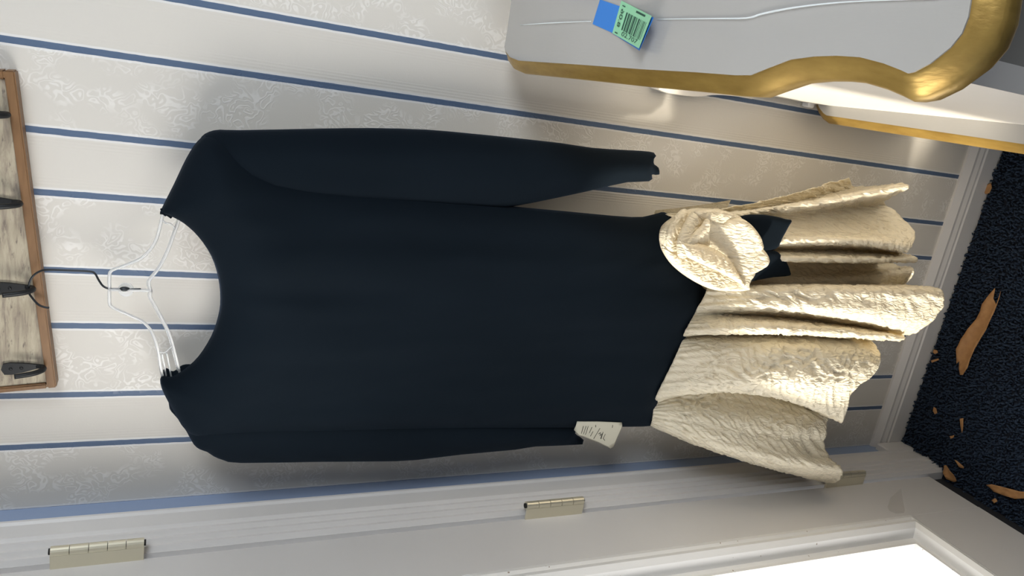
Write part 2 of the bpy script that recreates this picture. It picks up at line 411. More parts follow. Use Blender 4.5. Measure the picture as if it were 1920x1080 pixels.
# hinges
def hinge(z0, z1):
    yk = DY+0.006
    h = box('hinge', (-0.004, yk-0.0125, z0), (0.020, yk-0.0095, z1), M_BRASS, door, bevel=0.0006)
    h['label'] = 'pale brass butt hinge'
    n = 5; L = (z1-z0)/n
    for k in range(n):
        bm = bmesh.new()
        bmesh.ops.create_cone(bm, cap_ends=True, segments=16, radius1=0.0068, radius2=0.0068, depth=L*0.965)
        for v in bm.verts: v.co += Vector((0.023, yk-0.006, z0+L*(k+0.5)))
        o = bmobj('knuckle', bm, M_BRASS, h, smooth=False)
    bm = bmesh.new(); bmesh.ops.create_cone(bm, cap_ends=True, segments=16, radius1=0.0042, radius2=0.0042, depth=(z1-z0)+0.004)
    for v in bm.verts: v.co += Vector((0.023, yk-0.006, (z0+z1)/2))
    bmobj('pin', bm, M_DARK, h)
HZ = 0.2704
for k in range(3): hinge(HZ+k*0.6852, HZ+k*0.6852+0.11)
o = box('trim_2', (-0.06, YE, 0.0), (-0.012, DY, 0.0575), M_STRIP, bevel=0.002); o['kind'] = 'structure'; tag(o, 'dark strip under the white door', None)  # near-black bar filling the space below the door

# carpet pile: short tufts
random.seed(4)
V, Fc = [], []
def tuft(x, y, h, r):
    k = len(V); a0 = random.random()*6.28; lx, ly = random.uniform(-.6, .6)*h, random.uniform(-.6, .6)*h
    for j in range(3):
        a = a0+j*2.094; V.append((x+r*math.cos(a), y+r*math.sin(a), 0.0))
    for j in range(3):
        a = a0+0.5+j*2.094; V.append((x+lx*.6+r*1.1*math.cos(a), y+ly*.6+r*1.1*math.sin(a), h*0.62))
    V.append((x+lx, y+ly, h))
    for j in range(3):
        i2 = (j+1) % 3
        Fc.append((k+j, k+i2, k+3+i2, k+3+j)); Fc.append((k+3+j, k+3+i2, k+6))
sp = 0.0054
for i in range(int(1.15/sp)):
    for j in range(int(0.62/sp)):
        x = -0.02+i*sp+random.uniform(-.4, .4)*sp; y = -0.021-j*sp+random.uniform(-.4, .4)*sp
        if (x < 0.012 and y > -0.15) or x > 0.745: continue
        tuft(x, y, random.uniform(0.007, 0.012), random.uniform(0.0020, 0.0029))
pile = obj('carpet_pile', V, Fc, M_CARP, smooth=True)
tag(pile, 'dark navy looped carpet pile covering the floor', 'carpet', kind='stuff')

# ------------------------------------------------------------------ white and gold chest
CZ = 1.19
def on_top(pts, z): return [onp(X, Y, 2, z) for X, Y in pts]
# outline of the top as seen: back edge, rounded corner, straight side, scoop, cusp, bowed front
half = [(944, 60), (938, 95), (941, 112), (952, 128), (970, 136), (1080, 147), (1200, 160), (1300, 169), (1372, 177), (1405, 178), (1440, 165), (1480, 151), (1520, 147), (1560, 147), (1600, 151), (1640, 163), (1668, 175), (1690, 186), (1718, 181), (1760, 160), (1810, 122), (1845, 80), (1865, 30), (1873, -20)]
L = [p[:2] for p in on_top(half, CZ)]
axc = np.array(L[-1]); ang = 0.037
ux_, uy_ = np.array([math.cos(ang), math.sin(ang)]), np.array([-math.sin(ang), math.cos(ang)])
ctr = axc + ux_*0.19       # centre line of the chest, running front to back
def mirror(p): d = np.array(p)-ctr; return tuple(np.array(p)-2*(d@ux_)*ux_)
out = [tuple(p) for p in L]
full = out + [mirror(p) for p in reversed(out)]
full = [p for i, p in enumerate(full)]
CH = empty('chest', (float(ctr[0]), -0.40, 0.0))
tag(CH, 'white lacquered chest with gold painted scalloped edges', 'chest')
def inset_poly(P, d):
    P = np.array(P); n = len(P); R_ = []
    for i in range(n):
        a, b_, c_ = P[i-1], P[i], P[(i+1) % n]
        t1 = (b_-a)/(np.linalg.norm(b_-a)+1e-9); t2 = (c_-b_)/(np.linalg.norm(c_-b_)+1e-9)
        nn_ = np.array([-(t1+t2)[1], (t1+t2)[0]]); L_ = np.linalg.norm(nn_); nn_ = nn_/L_ if L_ > 1e-6 else np.zeros(2)
        k = max(0.55, nn_@np.array([-t1[1], t1[0]]))
        R_.append(b_+nn_*d/k)
    return R_
full = [(x, min(y, -0.006)) for x, y in full]
if area2(full) < 0: full = full[::-1]
def cap(name, P, z, m, parent, flip=False):
    n = len(P); vs__, _, fs, *_ = delaunay_2d_cdt([Vector(p) for p in P], [(i, (i+1) % n) for i in range(n)], [], 1, 1e-7)
    vv_ = [(v.x, v.y, z) for v in vs__]; o = obj(name, vv_, [tuple(f) for f in fs], m, parent, smooth=False); return o
def rim(name, P, rows, m, parent):
    """moulded edge: rows of (inset, z) swept round the outline"""
    n = len(P); V_, F_ = [], []
    for d, z in rows:
        for p in inset_poly(P, d): V_.append((p[0], p[1], z))
    for r in range(len(rows)-1):
        for i in range(n):
            a, b_ = r*n+i, r*n+(i+1) % n; F_.append((a, b_, b_+n, a+n))
    return obj(name, V_, F_, m, parent)
def slab(name, P, z, edge, thick, parent, edge_name='gold_edge'):
    rim(edge_name, P, [(edge+0.002, z+0.0005), (edge, z), (edge*0.8, z-0.001), (edge*0.45, z-0.006), (edge*0.1, z-0.009), (0, z-0.013), (0.001, z-thick*0.7), (0.005, z-thick*0.9), (edge*0.9, z-thick)], M_GOLD, parent)
    inn = inset_poly(P, edge)
    bm = bmesh.new()
    vs__, _, fs, *_ = delaunay_2d_cdt([Vector(p) for p in inn], [(i, (i+1) % len(inn)) for i in range(len(inn))], [], 1, 1e-7)
    top = [bm.verts.new((v.x, v.y, z+0.0012)) for v in vs__]; bot = [bm.verts.new((v.x, v.y, z-thick)) for v in vs__]
    for f in fs:
        bm.faces.new([top[i] for i in f]); bm.faces.new([bot[i] for i in reversed(f)])
    for i in range(len(inn)):
        j = (i+1) % len(inn); bm.faces.new((top[i], bot[i], bot[j], top[j]))
    bmesh.ops.recalc_face_normals(bm, faces=bm.faces[:])
    return bmobj(name, bm, M_LACQ, parent)
slab('top_board', full, CZ, 0.016, 0.034, CH)
# lower ledge
LZ = 0.56
A0, A1 = onp(1545, 230, 2, LZ)[:2], onp(1920, 289, 2, LZ)[:2]
dirn = (A1-A0)/np.linalg.norm(A1-A0)
ledge_l = [onp(1522, 197, 2, LZ)[:2], onp(1528, 212, 2, LZ)[:2], onp(1536, 223, 2, LZ)[:2], A0, A0+dirn*0.2, A1, A0+dirn*0.70, A0+dirn*0.735+ux_*0.02, A0+dirn*0.75+ux_*0.05]
ledge = [tuple(p) for p in ledge_l]; ledge = ledge+[mirror(p) for p in reversed(ledge)]
ledge = [(x, min(y, -0.006)) for x, y in ledge]
if area2(ledge) < 0: ledge = ledge[::-1]
slab('ledge_board', ledge, LZ, 0.013, 0.03, CH, 'ledge_gold_edge')
# body between ledge and top: left side follows the seam with the ledge
B0, B1 = onp(1516, 194, 2, LZ)[:2], onp(1920, 234, 2, LZ)[:2]
bd = (B1-B0)/np.linalg.norm(B1-B0)
bl = [B0-bd*(-0.004), B0+bd*0.655] + [B0+bd*(0.655+0.04*math.sin(a))+ux_*0.04*(1-math.cos(a)) for a in (0.4, 0.8, 1.2, 1.57)]
body = [tuple(p) for p in bl]; body = body+[mirror(p) for p in reversed(body)]
body = [(x, min(y, -0.008)) for x, y in body]
if area2(body) < 0: body = body[::-1]
def panel(name, a, b_, th, z0, z1, m=M_LACQ2):
    a, b_ = np.array(a), np.array(b_); d = (b_-a)/np.linalg.norm(b_-a); nn_ = np.array([-d[1], d[0]])*th
    q = [a, b_, b_+nn_, a+nn_]; return prism_z(name, [(x, min(y, -0.008)) for x, y in q], z0, z1, m, CH)
Lb, Lf = B0+bd*0.012, B0+bd*0.66; Rb, Rf = np.array(mirror(Lb)), np.array(mirror(Lf))
panel('side_panel', Lb, Lf, 0.022, LZ, CZ-0.034)
panel('side_panel', Rf, Rb, 0.022, LZ, CZ-0.034)
panel('back_panel', Lb+ux_*0.023-uy_*0.002, Rb-ux_*0.023-uy_*0.002, -0.012, LZ, CZ-0.034)
low = inset_poly(body, -0.004)
prism_z('lower_body', [tuple(p) for p in low], 0.13, LZ-0.03, M_LACQ2, CH)
for (sx_, sy_) in ((0, 0), (1, 0), (0, 1), (1, 1)):
    base = B0+bd*(0.05 if sy_ == 0 else 0.64)+ux_*0.03
    if sx_: base = np.array(mirror(base))
    tube('leg', [(base[0], base[1], 0.15), (base[0], base[1], 0.09), (base[0]+0.006, base[1], 0.05), (base[0], base[1], 0.0)], [0.03, 0.026, 0.018, 0.022], M_LACQ2, CH, sides=12)
# curved bracket showing behind the top edge
bk = [wy(1236, 168, 0.03), wy(1262, 176, 0.03), wy(1305, 181, 0.03), wy(1345, 178, 0.03), wy(1390, 182, 0.03), wy(1410, 186, 0.03)]
bk = catmull(bk, 4)
V_ = []; F_ = []
for i, p in enumerate(bk):
    t = p+np.array([0.07, 0, 0]); V_ += [tuple(p), tuple(p+np.array([0, 0.025, 0])), tuple(t+np.array([0, 0.025, 0])), tuple(t)]
for i in range(len(bk)-1):
    for j in range(4):
        a, b_ = i*4+j, i*4+(j+1) % 4; F_.append((a, b_, b_+4, a+4))
F_ += [(3, 2, 1, 0), tuple(range(len(V_)-4, len(V_)))]
o = obj('back_bracket', V_, F_, M_LACQ2, CH, smooth=False); fixn(o)
# chipped white block at the ledge's back corner
pc = onp(1524, 199, 2, LZ+0.006)
box('corner_block', (pc[0]-0.004, -0.022, LZ), (pc[0]+0.022, -0.003, LZ+0.016), M_MOULD, CH, bevel=0.004)

M_STREAK = simple('painted_reflection', (0.80, 0.86, 0.88), 0.12, 0, 0.9)  # pale glossy strips on the chest top, standing in for a window's reflected streak
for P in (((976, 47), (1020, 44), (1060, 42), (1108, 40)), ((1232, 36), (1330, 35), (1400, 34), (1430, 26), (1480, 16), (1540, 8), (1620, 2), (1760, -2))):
    tube('reflection_streak', [onp(X, Y, 2, CZ+0.0014) for X, Y in P], [0.0009, 0.0017, 0.0019, 0.0014, 0.0008], M_STREAK, CH, sides=6, n=4, flat=0.4)

# price label on blue tape, stuck to the chest top
PL = empty('price_label', tuple(onp(1165, 45, 2, CZ+0.001)))
tag(PL, 'green barcode label on blue masking tape stuck to the chest top', 'label')
def sheet(name, px, zf, m, parent, nu=8, nv=4, th=0.0005):
    """bilinear patch of a pixel quad on the chest top, with a lift profile zf(u)"""
    q = [np.array(p, float) for p in px]; V_, F_ = [], []
    for s in (0, 1):
        for i in range(nu+1):
            for j in range(nv+1):
                u, v_ = i/nu, j/nv; P = (q[0]*(1-u)+q[1]*u)*(1-v_)+(q[3]*(1-u)+q[2]*u)*v_
                z = CZ+0.0013+zf(u, v_)+th*(1-s); V_.append(tuple(onp(P[0], P[1], 2, z)))
    N = (nu+1)*(nv+1)
    for i in range(nu):
        for j in range(nv):
            a = i*(nv+1)+j; F_.append((a, a+1, a+nv+2, a+nv+1)); F_.append((N+a, N+a+nv+1, N+a+nv+2, N+a+1))
    for i in range(nu):
        for j in (0, nv):
            a = i*(nv+1)+j; F_.append((a, a+nv+1, N+a+nv+1, N+a))
    for j in range(nv):
        for i in (0, nu):
            a = i*(nv+1)+j; F_.append((a, N+a, N+a+1, a+1))
    o = obj(name, V_, F_, m, parent, smooth=False); fixn(o); return o
lift = lambda u, v_: 0.0002+0.020*max(0, u-0.25)**2
GQ = [(1165, 1), (1222, 30), (1198, 91), (1148, 62)]
TQ = [(1125, -1), (1166, 13), (1149, 62), (1111, 45)]
sheet('tape', TQ, lambda u, v_: 0.0, M_TAPE, PL, 2, 2)
sheet('tape', [(1160, 12), (1226, 33), (1199, 95), (1146, 61)], lambda u, v_: lift(u, v_)-0.0006 if u > .1 else 0, M_TAPE, PL, 8, 2, 0.0004)
sheet('label', GQ, lambda u, v_: lift(u, v_)+0.0006, M_GREEN, PL)
def subq(u0, u1, v0, v1):
    q = [np.array(p, float) for p in GQ]
    f = lambda u, v_: (q[0]*(1-u)+q[1]*u)*(1-v_)+(q[3]*(1-u)+q[2]*u)*v_
    return [tuple(f(u0, v0)), tuple(f(u1, v0)), tuple(f(u1, v1)), tuple(f(u0, v1))]
random.seed(11); u = 0.25
while u < 0.93:
    wd = random.choice((0.012, 0.018, 0.03, 0.045)); sheet('barcode_bar', subq(u, u+wd, 0.24, 0.78), lambda a, b_, uu=u, ww=wd: lift(uu+a*ww, 0)+0.0013, M_INK, PL, 1, 1, 0.0001)
    u += wd+random.choice((0.012, 0.02, 0.03))
sheet('print', subq(0.52, 0.82, 0.06, 0.12), lambda a, b_: lift(0.52+0.3*a, 0)+0.0013, M_INK, PL, 3, 1, 0.0001)
def glyphs(name, text, u0, u1, v0, v1, vert=False):
    fc_ = bpy.data.curves.new(name, 'FONT'); fc_.body = text; fc_.size = 1.0
    fo = bpy.data.objects.new(name, fc_); COL.objects.link(fo)
    bpy.context.view_layer.update()
    me = bpy.data.meshes.new_from_object(fo.evaluated_get(bpy.context.evaluated_depsgraph_get()))
    COL.objects.unlink(fo); bpy.data.objects.remove(fo)
    co = np.array([v.co[:] for v in me.vertices]); lo, hi = co.min(0), co.max(0); q = [np.array(p, float) for p in GQ]
    for v in me.vertices:
        a = (v.co.x-lo[0])/(hi[0]-lo[0]); b_ = (v.co.y-lo[1])/(hi[1]-lo[1])
        if vert: uu, v2 = u0+(u1-u0)*b_, v1+(v0-v1)*a
        else: uu, v2 = u0+(u1-u0)*a, v1+(v0-v1)*b_
        P = (q[0]*(1-uu)+q[1]*uu)*(1-v2)+(q[3]*(1-uu)+q[2]*uu)*v2
        v.co = Vector(onp(P[0], P[1], 2, CZ+0.0013+lift(uu, 0)+0.0016))
    me.name = name; me.materials.clear(); me.materials.append(M_INK)
    o = bpy.data.objects.new(name, me); COL.objects.link(o); attach(o, PL); return o
glyphs('printed_number', '02.707', 0.30, 0.86, 0.80, 0.93)
glyphs('printed_code', '1 8.061', 0.07, 0.17, 0.10, 0.95, True)

# ------------------------------------------------------------------ hook rail
RA, RB = wy(106, 727, 0.024), wy(27, 133, 0.024)
e1 = (RB-RA)/np.linalg.norm(RB-RA); e2 = np.array([-e1[2], 0, e1[0]]); RL = np.linalg.norm(RB-RA); RH = 0.15
HR = empty('hook_rail', tuple(RA+e1*RL/2)); tag(HR, 'tilted brown framed coat rail with distressed whitewashed planks', 'coat rail')
def rp(a, h, y): p = RA+e1*a+e2*h; return (p[0], y, p[2])
def rbox(name, a0, a1, h0, h1, y0, y1, m, parent=None, bevel=0.0015):
    bm = bmesh.new(); vs__ = [bm.verts.new(rp(a, h, y)) for y in (y0, y1) for a, h in ((a0, h0), (a1, h0), (a1, h1), (a0, h1))]
    for f in ((0, 1, 2, 3), (7, 6, 5, 4), (0, 4, 5, 1), (1, 5, 6, 2), (2, 6, 7, 3), (3, 7, 4, 0)): bm.faces.new([vs__[i] for i in f])
    bmesh.ops.recalc_face_normals(bm, faces=bm.faces[:])
    if bevel: bmesh.ops.bevel(bm, geom=bm.edges[:], offset=bevel, segments=2, affect='EDGES')
    return bmobj(name, bm, m, parent)
fw = 0.011
rbox('bottom_frame', 0, RL, 0, fw, -0.024, -0.0005, M_FRAME, HR)
rbox('top_frame', 0, RL, RH-fw, RH, -0.024, -0.0005, M_FRAME, HR)
rbox('end_frame', 0, 0.007, fw, RH-fw, -0.024, -0.0005, M_FRAME, HR)
rbox('end_frame', RL-0.010, RL, fw, RH-fw, -0.024, -0.0005, M_FRAME, HR)
for k in range(2):
    h0 = fw+k*(RH-2*fw)/2; rbox('plank', 0.0072, RL-0.0102, h0+0.0003, h0+(RH-2*fw)/2-0.0003, -0.0195-0.0004*(k % 2), -0.001, M_DISTR, HR, 0.0005)
def rail_coord(X, Y, y=0.0205):
    p = wy(X, Y, y)-RA; return p@e1, p@e2
def coat_hook(a, h):
    """leaf-shaped plate with a prong rising from its lower tip"""
    pts = [(-0.0015, 0), (0.0015, 0), (0.0065, 0.022), (0.0085, 0.036), (0.0075, 0.044), (0, 0.047), (-0.0075, 0.044), (-0.0085, 0.036), (-0.0065, 0.022)]
    n = len(pts); V_ = [rp(a+x, h+z, -0.0205) for x, z in pts]+[rp(a+x, h+z, -0.0235) for x, z in pts]
    F_ = [(i, (i+1) % n, n+(i+1) % n, n+i) for i in range(n)]+[tuple(range(n)), tuple(range(2*n-1, n-1, -1))]
    pl_ = obj('coat_hook', V_, F_, M_IRON, HR, smooth=False); fixn(pl_); pl_['label'] = 'black iron coat hook'
    tube('prong', [rp(a, h+0.006, -0.022), rp(a, h-0.001, -0.0265), rp(a, h-0.002, -0.036), rp(a, h+0.008, -0.045), rp(a, h+0.028, -0.050)], [0.003, 0.0034, 0.0036, 0.0034, 0.0032], M_IRON, pl_, sides=10)
    for dh in (0.024, 0.036):
        bm = bmesh.new(); bmesh.ops.create_uvsphere(bm, u_segments=10, v_segments=6, radius=0.0022)
        for v in bm.verts: v.co = Vector((v.co.x, v.co.y*0.5, v.co.z))+Vector(rp(a, h+dh, -0.0238))
        bmobj('screw', bm, M_IRON, pl_, smooth=True)
hooks = [(80, 685), (60, 537), (36, 378), (13, 213)]
hk = [rail_coord(X, Y) for X, Y in hooks]
for a, h in hk: coat_hook(a, h)

# ------------------------------------------------------------------ hanger
HG = empty('clothes_hanger', tuple(wy(283, 541, 0.05))); tag(HG, 'clear plastic clothes hanger with dark metal hook', 'hanger')
D = 0.055
W3 = lambda pts, d=D: [wy(X, Y, d) for X, Y in pts]
tube('hook', [wy(264, 542, D), wy(225, 542, D), wy(204, 541, D), wy(193, 536, D-0.002), wy(185, 525, D-0.004), wy(178, 513, D-0.006), wy(168, 509, D-0.008), wy(130, 507, D-0.010), wy(88, 506, D-0.014), wy(72, 510, D-0.018), wy(60, 520, D-0.020), wy(54, 535, D-0.020), wy(54, 548, D-0.020), wy(60, 558, D-0.019), wy(72, 571, D-0.018), wy(84, 576, D-0.017), wy(92, 577, D-0.016)], 0.00135, M_WIRE, HG, sides=8)
tube('hook_collar', [wy(224, 542, D), wy(230, 542, D), wy(236, 542, D), wy(243, 542, D)], [0.0016, 0.0032, 0.0032, 0.0016], M_WIRE, HG, sides=10)
UPR = [(205, 541), (205, 516), (210, 507), (228, 500), (258, 488), (272, 478), (286, 462), (295, 443), (301, 420), (306, 400), (318, 370), (335, 335), (352, 300)]
LWR = [(283, 545), (279, 531), (284, 520), (300, 500), (315, 470), (325, 443), (334, 418), (343, 390), (352, 360), (356, 325), (352, 300)]
UPL = [(205, 541), (205, 566), (209, 575), (225, 583), (258, 598), (272, 607), (284, 622), (292, 642), (297, 662), (301, 688), (308, 715), (325, 750), (350, 790)]
LWL = [(283, 545), (282, 556), (289, 570), (302, 594), (315, 620), (324, 648), (331, 675), (337, 698), (345, 725), (352, 755), (350, 790)]
for nm, P in (('upper_bar', UPR), ('lower_bar', LWR), ('upper_bar', UPL), ('lower_bar', LWL)):
    a = W3(P); tube(nm, a, 0.0020, M_CLEAR, HG, sides=8, n=4)
    dl = (3 if nm == 'upper_bar' else -4)
    tube('flange', [wy(X+dl*0.9, Y, D-0.003) for X, Y in P], 0.0008, M_CLEAR, HG, sides=6, n=4)
tube('centre_post', W3([(205, 543), (230, 543), (260, 544), (284, 545)]), 0.0024, M_CLEAR, HG, sides=8)
bm = bmesh.new(); bmesh.ops.create_cone(bm, cap_ends=True, segments=24, radius1=0.0095, radius2=0.0095, depth=0.0016)
for v in bm.verts: v.co = Vector((v.co.x, v.co.z, v.co.y))+Vector(wy(236, 543, D-0.004))
bmobj('boss', bm, M_CLEAR, HG)
for P in ([(297, 660), (308, 661), (316, 655), (324, 648)], [(303, 412), (311, 418), (320, 420), (329, 430)], [(312, 662), (316, 680), (320, 700), (323, 715)], [(303, 664), (306, 676), (309, 690), (312, 705)]):
    tube('notch_rib', W3(P), 0.0013, M_CLEAR, HG, sides=6)

# ------------------------------------------------------------------ dress
DR = empty('dress', tuple(wy(300, 545, 0.05))); tag(DR, 'black velvet dropped-waist dress with crinkled cream skirt and rosette', 'dress')
def fold_disp(seed, amp):
    def f(x, z):
        a = noise.noise(Vector((x*14+seed, z*2.2, seed)))+0.5*noise.noise(Vector((x*30+seed, z*4+x*6, seed*2)))
        r = 1-abs(noise.noise(Vector((x*22+z*5, z*3.0, seed+7))))*2
        return amp*a+amp*0.5*max(0, r-0.6)
    return f
TORSO = [(303, 391), (326, 345), (349, 297), (370, 265), (392, 252), (430, 262), (520, 322), (700, 352), (860, 372), (955, 386), (1060, 396), (1185, 407), (1225, 402), (1246, 398), (1262, 415), (1280, 470), (1310, 530), (1326, 547), (1318, 566), (1300, 588), (1286, 614), (1281, 640), (1264, 678), (1242, 720), (1230, 744), (1224, 762), (1223, 784), (1214, 795), (1150, 797), (1080, 798), (900, 800), (650, 806), (480, 812), (380, 815), (346, 802), (322, 765), (303, 728), (302, 706), (322, 706), (346, 692), (372, 668), (396, 630), (409, 592), (413, 560), (409, 520), (396, 480), (372, 444), (345, 419), (318, 404), (304, 398)]
DT = 0.062
pillow('bodice', TORSO, DT, 0.050, M_VELVET, DR, grid=0.010, R=0.09, back=0.25, disp=fold_disp(1.3, 0.010), n=3)
SLR = [(372, 300), (372, 272), (378, 256), (392, 247), (412, 243), (450, 244), (600, 241), (700, 240), (800, 243), (880, 250), (950, 257), (1050, 268), (1110, 277), (1170, 281), (1205, 283), (1226, 286), (1226, 292), (1222, 297), (1223, 306), (1231, 311), (1233, 324), (1229, 328), (1218, 327), (1217, 340), (1170, 342), (1100, 358), (1030, 373), (957, 387), (900, 392), (750, 394), (560, 390), (440, 370)]
pillow('sleeve', SLR, DT-0.004, 0.036, M_VELVET, DR, grid=0.009, R=0.06, back=0.4, disp=fold_disp(5.1, 0.006), n=2)
SLL = [(316, 755), (330, 780), (348, 806), (360, 828), (372, 838), (386, 843), (398, 851), (418, 859), (450, 864), (600, 862), (740, 861), (800, 856), (860, 849), (960, 840), (1000, 834), (1088, 830), (1089, 820), (1082, 816), (1075, 806), (1082, 794), (1080, 786), (900, 770), (700, 760), (500, 752), (380, 748)]
pillow('sleeve', SLL, DT-0.004, 0.036, M_VELVET, DR, grid=0.009, R=0.055, back=0.4, disp=fold_disp(9.7, 0.005), n=2)
pillow('shoulder_edge', [(303, 700), (312, 690), (325, 696), (343, 684), (362, 686), (350, 712), (322, 722), (306, 722)], DT-0.012, 0.006, M_VELVET, DR, grid=0.006, R=0.01)
for P in ([(300, 399), (311, 401), (322, 408)], [(303, 391), (306, 399), (312, 404)]):
    tube('neck_binding', [wy(X, Y, DT+0.004) for X, Y in P], 0.002, M_VELVET, DR, sides=6)

# skirt: gathered sheet; each row is one line of the cloth from waist seam to hem (pixel x, pixel y, distance off the wall)
S = [
 [(1248, 402, .075), (1420, 376, .075), (1590, 331, .065)],
 [(1258, 406, .080), (1440, 388, .060), (1602, 351, .045)],
 [(1268, 410, .085), (1450, 392, .075), (1642, 352, .080)],
 [(1280, 416, .090), (1480, 388, .120), (1702, 348, .165)],
 [(1292, 424, .090), (1500, 399, .100), (1656, 378, .095)],
 [(1304, 436, .092), (1520, 420, .105), (1684, 404, .115)],
 [(1312, 450, .094), (1540, 440, .130), (1714, 440, .165)],
 [(1316, 462, .098), (1560, 451, .165), (1700, 470, .190)],
 [(1320, 470, .094), (1560, 468, .115), (1675, 473, .110)],
 [(1322, 480, .098), (1560, 487, .170), (1720, 487, .190)],
 [(1322, 492, .085), (1560, 488, .080), (1648, 488, .070)],
 [(1323, 508, .085), (1560, 508, .080), (1690, 502, .080)],
 [(1324, 524, .090), (1560, 522, .105), (1711, 507, .125)],
 [(1325, 534, .095), (1560, 536, .120), (1700, 537, .120)],
 [(1325, 543, .108), (1540, 540, .190), (1757, 543, .235)],
 [(1318, 560, .110), (1540, 560, .205), (1765, 574, .250)],
 [(1308, 576, .110), (1530, 582, .205), (1728, 616, .235)],
 [(1302, 589, .102), (1495, 597, .150), (1690, 627, .165)],
 [(1291, 609, .108), (1480, 611, .195), (1694, 635, .215)],
 [(1282, 626, .106), (1460, 623, .180), (1655, 634, .175)],
 [(1281, 632, .090), (1480, 603, .085), (1600, 612, .085)],
 [(1278, 641, .098), (1480, 627, .145), (1622, 630, .150)],
 [(1270, 660, .106), (1475, 650, .185), (1646, 664, .205)],
 [(1258, 686, .108), (1460, 684, .200), (1638, 698, .225)],
 [(1246, 710, .108), (1440, 710, .205), (1598, 732, .225)],
 [(1236, 730, .108), (1420, 727, .195), (1580, 784, .210)],
 [(1229, 746, .104), (1410, 735, .180), (1566, 784, .190)],
 [(1226, 756, .090), (1390, 725, .100), (1520, 765, .095)],
 [(1225, 766, .095), (1390, 762, .125), (1548, 776, .130)],
 [(1224, 776, .100), (1385, 788, .150), (1547, 810, .160)],
 [(1223, 784, .102), (1380, 808, .160), (1541, 830, .165)],
 [(1222, 790, .102), (1380, 830, .175), (1555, 862, .190)],
 [(1221, 794, .100), (1395, 852, .185), (1578, 882, .210)],
 [(1220, 797, .094), (1400, 862, .150), (1556, 902, .165)],
 [(1222, 796, .070), (1390, 845, .080), (1480, 868, .080)],
]
NT, NS = 150, 15
lines = []
for row in S:
    P = [np.array(wy(X, Y, d)) for X, Y, d in row]
    a, b_, c_ = P
    m0 = b_*2-0.5*(a+c_)                      # quadratic through the three points
    lines.append([(1-t)**2*a+2*t*(1-t)*m0+t*t*c_ for t in np.linspace(0, 1, NT)])
lines = np.array(lines)
cols = []
for k in range(NT): cols.append(np.array(catmull(list(lines[:, k]), NS)))
G = np.array(cols).transpose(1, 0, 2)         # across, along
# tuck the top of the cloth up under the velvet
nu_, nv_ = G.shape[:2]
dU = np.gradient(G, axis=0); dV = np.gradient(G, axis=1); Nn = np.cross(dU, dV); Nn /= (np.linalg.norm(Nn, axis=2, keepdims=True)+1e-12)
Nn *= np.sign(-Nn[..., 1:2]+1e-9) if False else 1
sarc = np.concatenate([[0], np.cumsum(np.linalg.norm(np.diff(G[:, nv_//2], axis=0), axis=1))])
tarc = np.linspace(0, 0.45, nv_)
for i in range(nu_):
    for j in range(nv_):
        s, t = sarc[i], tarc[j]
        wv = noise.noise_vector(Vector((s*16, t*16, 3.0)))
        la, lb = 0.80*t+0.60*s, 0.80*s-0.60*t
        q = Vector((la*30+wv.x*1.3, lb*78+wv.y*1.3, 1.0))
        r = 1-2.2*abs(noise.noise(q)); r2 = 1-2.2*abs(noise.noise(Vector((q.x*2.1+5, q.y*1.7, 4.0))))
        f = min(1, (j/nv_)*5)
        disp = 0.0036*r*f+0.0016*r2*f
        g = math.sin(s*330+2*noise.noise(Vector((s*40, t*8, 9))))*0.0020*math.exp(-t/0.06)*min(1, j/4+.3)
        G[i, j] += Nn[i, j]*(disp+g)
idx = lambda i, j: i*nv_+j
Vv = [tuple(p) for p in G.reshape(-1, 3)]; Ff = [(idx(i, j), idx(i+1, j), idx(i+1, j+1), idx(i, j+1)) for i in range(nu_-1) for j in range(nv_-1)]
sk = obj('skirt', Vv, Ff, M_SATIN, DR); sk['label'] = 'crinkled cream satin gathered skirt'
md = sk.modifiers.new('cloth_thickness', 'SOLIDIFY'); md.thickness = 0.0012; md.offset = 0
# back of the skirt, hanging near the wall
a0, a1 = lines[0], lines[-1]; Vv, Ff = [], []
for i in range(25):
    for j in range(20):
        t = j/19*0.42; k = int(t*(NT-1)); p = a0[k]*(1-i/24)+a1[k]*(i/24)
        Vv.append((p[0], min(-0.02, p[1]+0.030+0.012*math.sin(i*1.3)), p[2]))
Ff = [(i*20+j, (i+1)*20+j, (i+1)*20+j+1, i*20+j+1) for i in range(24) for j in range(19)]
obj('skirt_back', Vv, Ff, M_SATIN, DR)

# rosette of folded cream cloth with two black velvet leaves
RS = pillow('rosette', [(1240, 440), (1246, 424), (1262, 410), (1285, 397), (1305, 391), (1340, 392), (1370, 398), (1395, 412), (1408, 428), (1416, 445), (1424, 468), (1423, 485), (1411, 500), (1408, 512), (1398, 526), (1396, 540), (1370, 542), (1330, 538), (1290, 518), (1262, 498), (1246, 476), (1240, 458)], 0.125, 0.030, M_SATIN, DR, grid=0.006, R=0.03, back=0.8)
RS['label'] = 'cream cloth rosette at the hip'
def petal(px, d, th, tilt, seed):
    f = lambda x, z: 0.0020*(1-2.5*abs(noise.noise(Vector((x*60+z*50+seed, z*140-x*100, seed)))))
    return pillow('petal', px, d, th, M_SATIN, RS, grid=0.0032, R=0.009, back=0.2, disp=f, n=4, tilt=(tilt[0]*1.25, tilt[1]*1.25))
